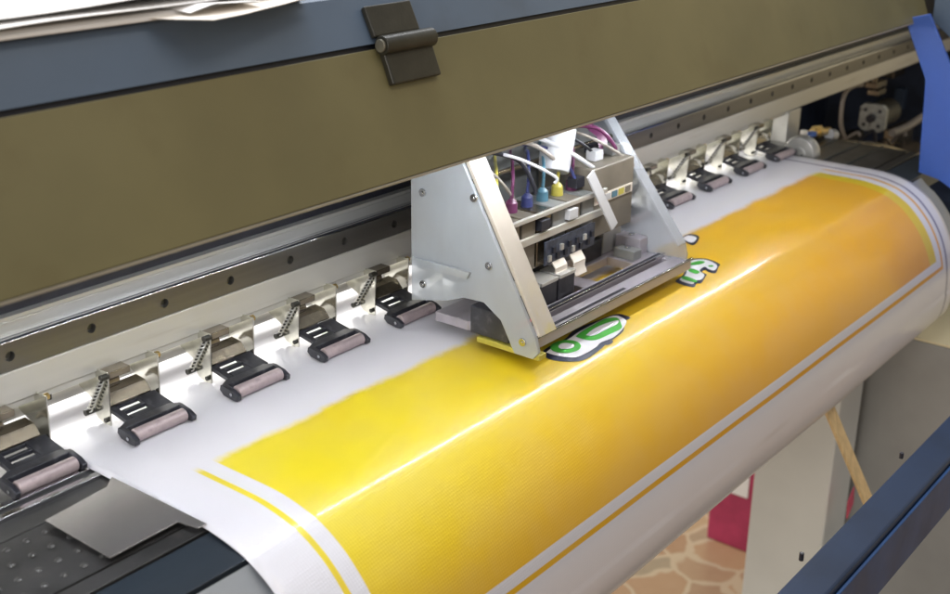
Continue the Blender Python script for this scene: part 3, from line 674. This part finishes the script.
def sheet_corner(P0, P1, P2, z, m, label, seed):
    P3 = P1 + P2 - P0; N = 20; vs = []
    for k in (0, 1):
        for i in range(N + 1):
            for j in range(N + 1):
                u, v = i / N, j / N; p = P0 + (P1 - P0) * u + (P2 - P0) * v
                vs.append((p.x, p.y, z + .005 * min(1, 3 * (u + v)) * max(0, .3 + noise.noise(Vector((p.x * 9, p.y * 9, seed)))) - .0004 * k))
    q = (N + 1) ** 2; fs = []
    for i in range(N):
        for j in range(N):
            a = i * (N + 1) + j; fs += [(a, a + 1, a + N + 2, a + N + 1), (a + q, a + q + N + 1, a + q + N + 2, a + q + 1)]
    return tag(mk('paper_sheet', MB().add(vs, fs), m), label, 'paper', G)
c0 = W(214, 20, 'z', .2850); c1 = W(318, 0, 'z', .2850); c2 = c0 + (c1 - c0).cross(Vector((0, 0, -1))).normalized() * .2 + (c0 - c1).normalized() * .10
sheet_corner(c0, c1, c2, .2850, 'ivory', 'cream sheet with its corner poking over the blue edge', 9.4)
c0 = W(190, 13, 'z', .2870); c1 = W(262, 5, 'z', .2870); c2 = c0 + Vector((-.02, .2, 0))
sheet_corner(c0, c1, c2, .2870, 'paper', 'bright white folded sheet between the left stack and the cream sheet', 3.1)

a = W(822, 392, 'y', -.235); b = W(879, 527, 'y', -.300)
tag(mk('wooden_lath', MB().obox(a, b, .0155, .004, (0, 1, .1)), 'wood', bevel=.0005), 'pale pine lath leaning between the banner edge and the blue bar', 'wooden lath')
q = W(731, 541, 'z', -.95)
crt = mk('carton', MB().box(q.x - .02, q.x + .14, q.y - .05, q.y + .045, -.95, -.72), 'maroon', bevel=.004)
tag(crt, 'maroon carton standing on the patterned floor behind the leg', 'carton')
mk('paper_tag', MB().box(q.x - .0215, q.x - .0205, q.y - .035, q.y + .01, -.83, -.76), 'paper', crt, 'white tag on the side')
q = W(852, 503, 'y', -.20)
tag(mk('card', MB().obox(q + Vector((-.014, 0, -.004)), q + Vector((.014, .004, .004)), .0012, .030), 'pink', bevel=.0003), 'small pink card tucked beside the grey white leg, behind the blue bar', 'card')

# floor, wall
t = NT('crazy paving floor')
v = t.coords((1, 1, 1))
def vor(feature):
    x_ = t.n('ShaderNodeTexVoronoi', feature=feature); x_.inputs['Scale'].default_value = 10.5; x_.inputs['Randomness'].default_value = 1
    dn = t.n('ShaderNodeTexNoise'); dn.inputs['Scale'].default_value = 14
    t.l(v, dn.inputs[0]); ad = t.n('ShaderNodeVectorMath', operation='MULTIPLY_ADD'); t.l(dn.outputs['Color'], ad.inputs[0]); ad.inputs[1].default_value = (.05, .05, 0); t.l(v, ad.inputs[2])
    t.l(ad.outputs[0], x_.inputs['Vector']); return x_
ve = vor('DISTANCE_TO_EDGE'); vc = vor('F1')
rp = t.n('ShaderNodeValToRGB'); sepc = t.n('ShaderNodeSeparateColor'); t.l(vc.outputs['Color'], sepc.inputs[0]); t.l(sepc.outputs[0], rp.inputs[0])
cr = rp.color_ramp; cr.elements[0].color = (.31, .16, .08, 1); cr.elements[1].color = (.44, .29, .15, 1)
for p_, c in ((.35, (.40, .24, .13, 1)), (.6, (.32, .20, .12, 1)), (.82, (.26, .24, .17, 1))):
    e = cr.elements.new(p_); e.color = c
c = t.mix(t.math('MULTIPLY', t.noise(40, 5, v), .5), rp.outputs[0], (.48, .32, .20, 1))
c = t.mix(t.math('SUBTRACT', 1.0, t.ramp(ve.outputs['Distance'], .03, .06)), c, (.50, .385, .26, 1))
t.l(c, t.b.inputs['Base Color']); t.b.inputs['Roughness'].default_value = .35
M['floor'] = t.m
mk('floor', MB().add([(-8, -8, -.95), (10, -8, -.95), (10, 10, -.95), (-8, 10, -.95)], [(0, 1, 2, 3)]), 'floor', kind='structure', smooth=0)
mk('wall', MB().box(2.9, 3.0, -6, 1.2, -.95, 1.9), 'cream', kind='structure', smooth=0)

# ------------------------------------------------------------------ light
w = bpy.data.worlds.new('World'); S.world = w; w.use_nodes = True
nt = w.node_tree; bg = nt.nodes['Background']
tc = nt.nodes.new('ShaderNodeTexCoord'); sx = nt.nodes.new('ShaderNodeSeparateXYZ'); nt.links.new(tc.outputs['Generated'], sx.inputs[0])
cr_ = nt.nodes.new('ShaderNodeValToRGB'); nt.links.new(sx.outputs[2], cr_.inputs[0])
cr_.color_ramp.elements[0].position = 0; cr_.color_ramp.elements[0].color = (.30, .24, .18, 1)
cr_.color_ramp.elements[1].position = .75; cr_.color_ramp.elements[1].color = (.80, .84, .92, 1)
e_ = cr_.color_ramp.elements.new(1.0); e_.color = (1.5, 1.55, 1.65, 1)
nt.links.new(cr_.outputs[0], bg.inputs[0]); bg.inputs[1].default_value = .58

def area(name, loc, target, sx_, sy_, power, col):
    l = bpy.data.lights.new(name, 'AREA'); l.shape = 'RECTANGLE'; l.size = sx_; l.size_y = sy_; l.energy = power; l.color = col
    o = bpy.data.objects.new(name, l); COL.objects.link(o); o.location = loc
    d = (Vector(target) - Vector(loc)).normalized(); u = Vector((1, 0, 0)); zz = -d; yy = zz.cross(u).normalized(); xx = yy.cross(zz)
    o.matrix_world = Matrix.Translation(loc) @ Matrix((xx, yy, zz)).transposed().to_4x4(); return o
area('ceiling_tube', (1.2, .55, 2.3), (1.0, 0, 0), 2.4, .5, 48, (.95, .97, 1))
area('left_fill', (-3.0, -.8, .5), (1.2, 0, -.4), 1.6, 1.2, 44, (1, .94, .84))  # added fill from the left for leg and left-facing sides, no window there
area('front_fill', (.3, -1.3, 2.1), (.4, -.1, 0), 1.8, .5, 12, (1, .84, .66))  # added warm fill from the camera side, lightens cover and hanging vinyl
area('led_light', (.270, -.148, .1685), (.270, -.085, 0), 1.43, .004, .70, (.93, .96, 1))
area('rear_feed_light', (.38, .068, .0375), (.38, .045, 0), 1.5, .030, 1.4, (1, .97, .92))

area('floor_fill', (.9, 1.5, 1.7), (1.8, .15, -.8), 1.0, .4, 55, (1, .97, .9))  # added fill that brightens the floor and carton behind the printer
S.view_settings.view_transform = 'Standard'; S.view_settings.look = 'None'; S.view_settings.exposure = 0
S.cycles.max_bounces = 8; S.cycles.transparent_max_bounces = 12
S.cycles.sample_clamp_indirect = 6
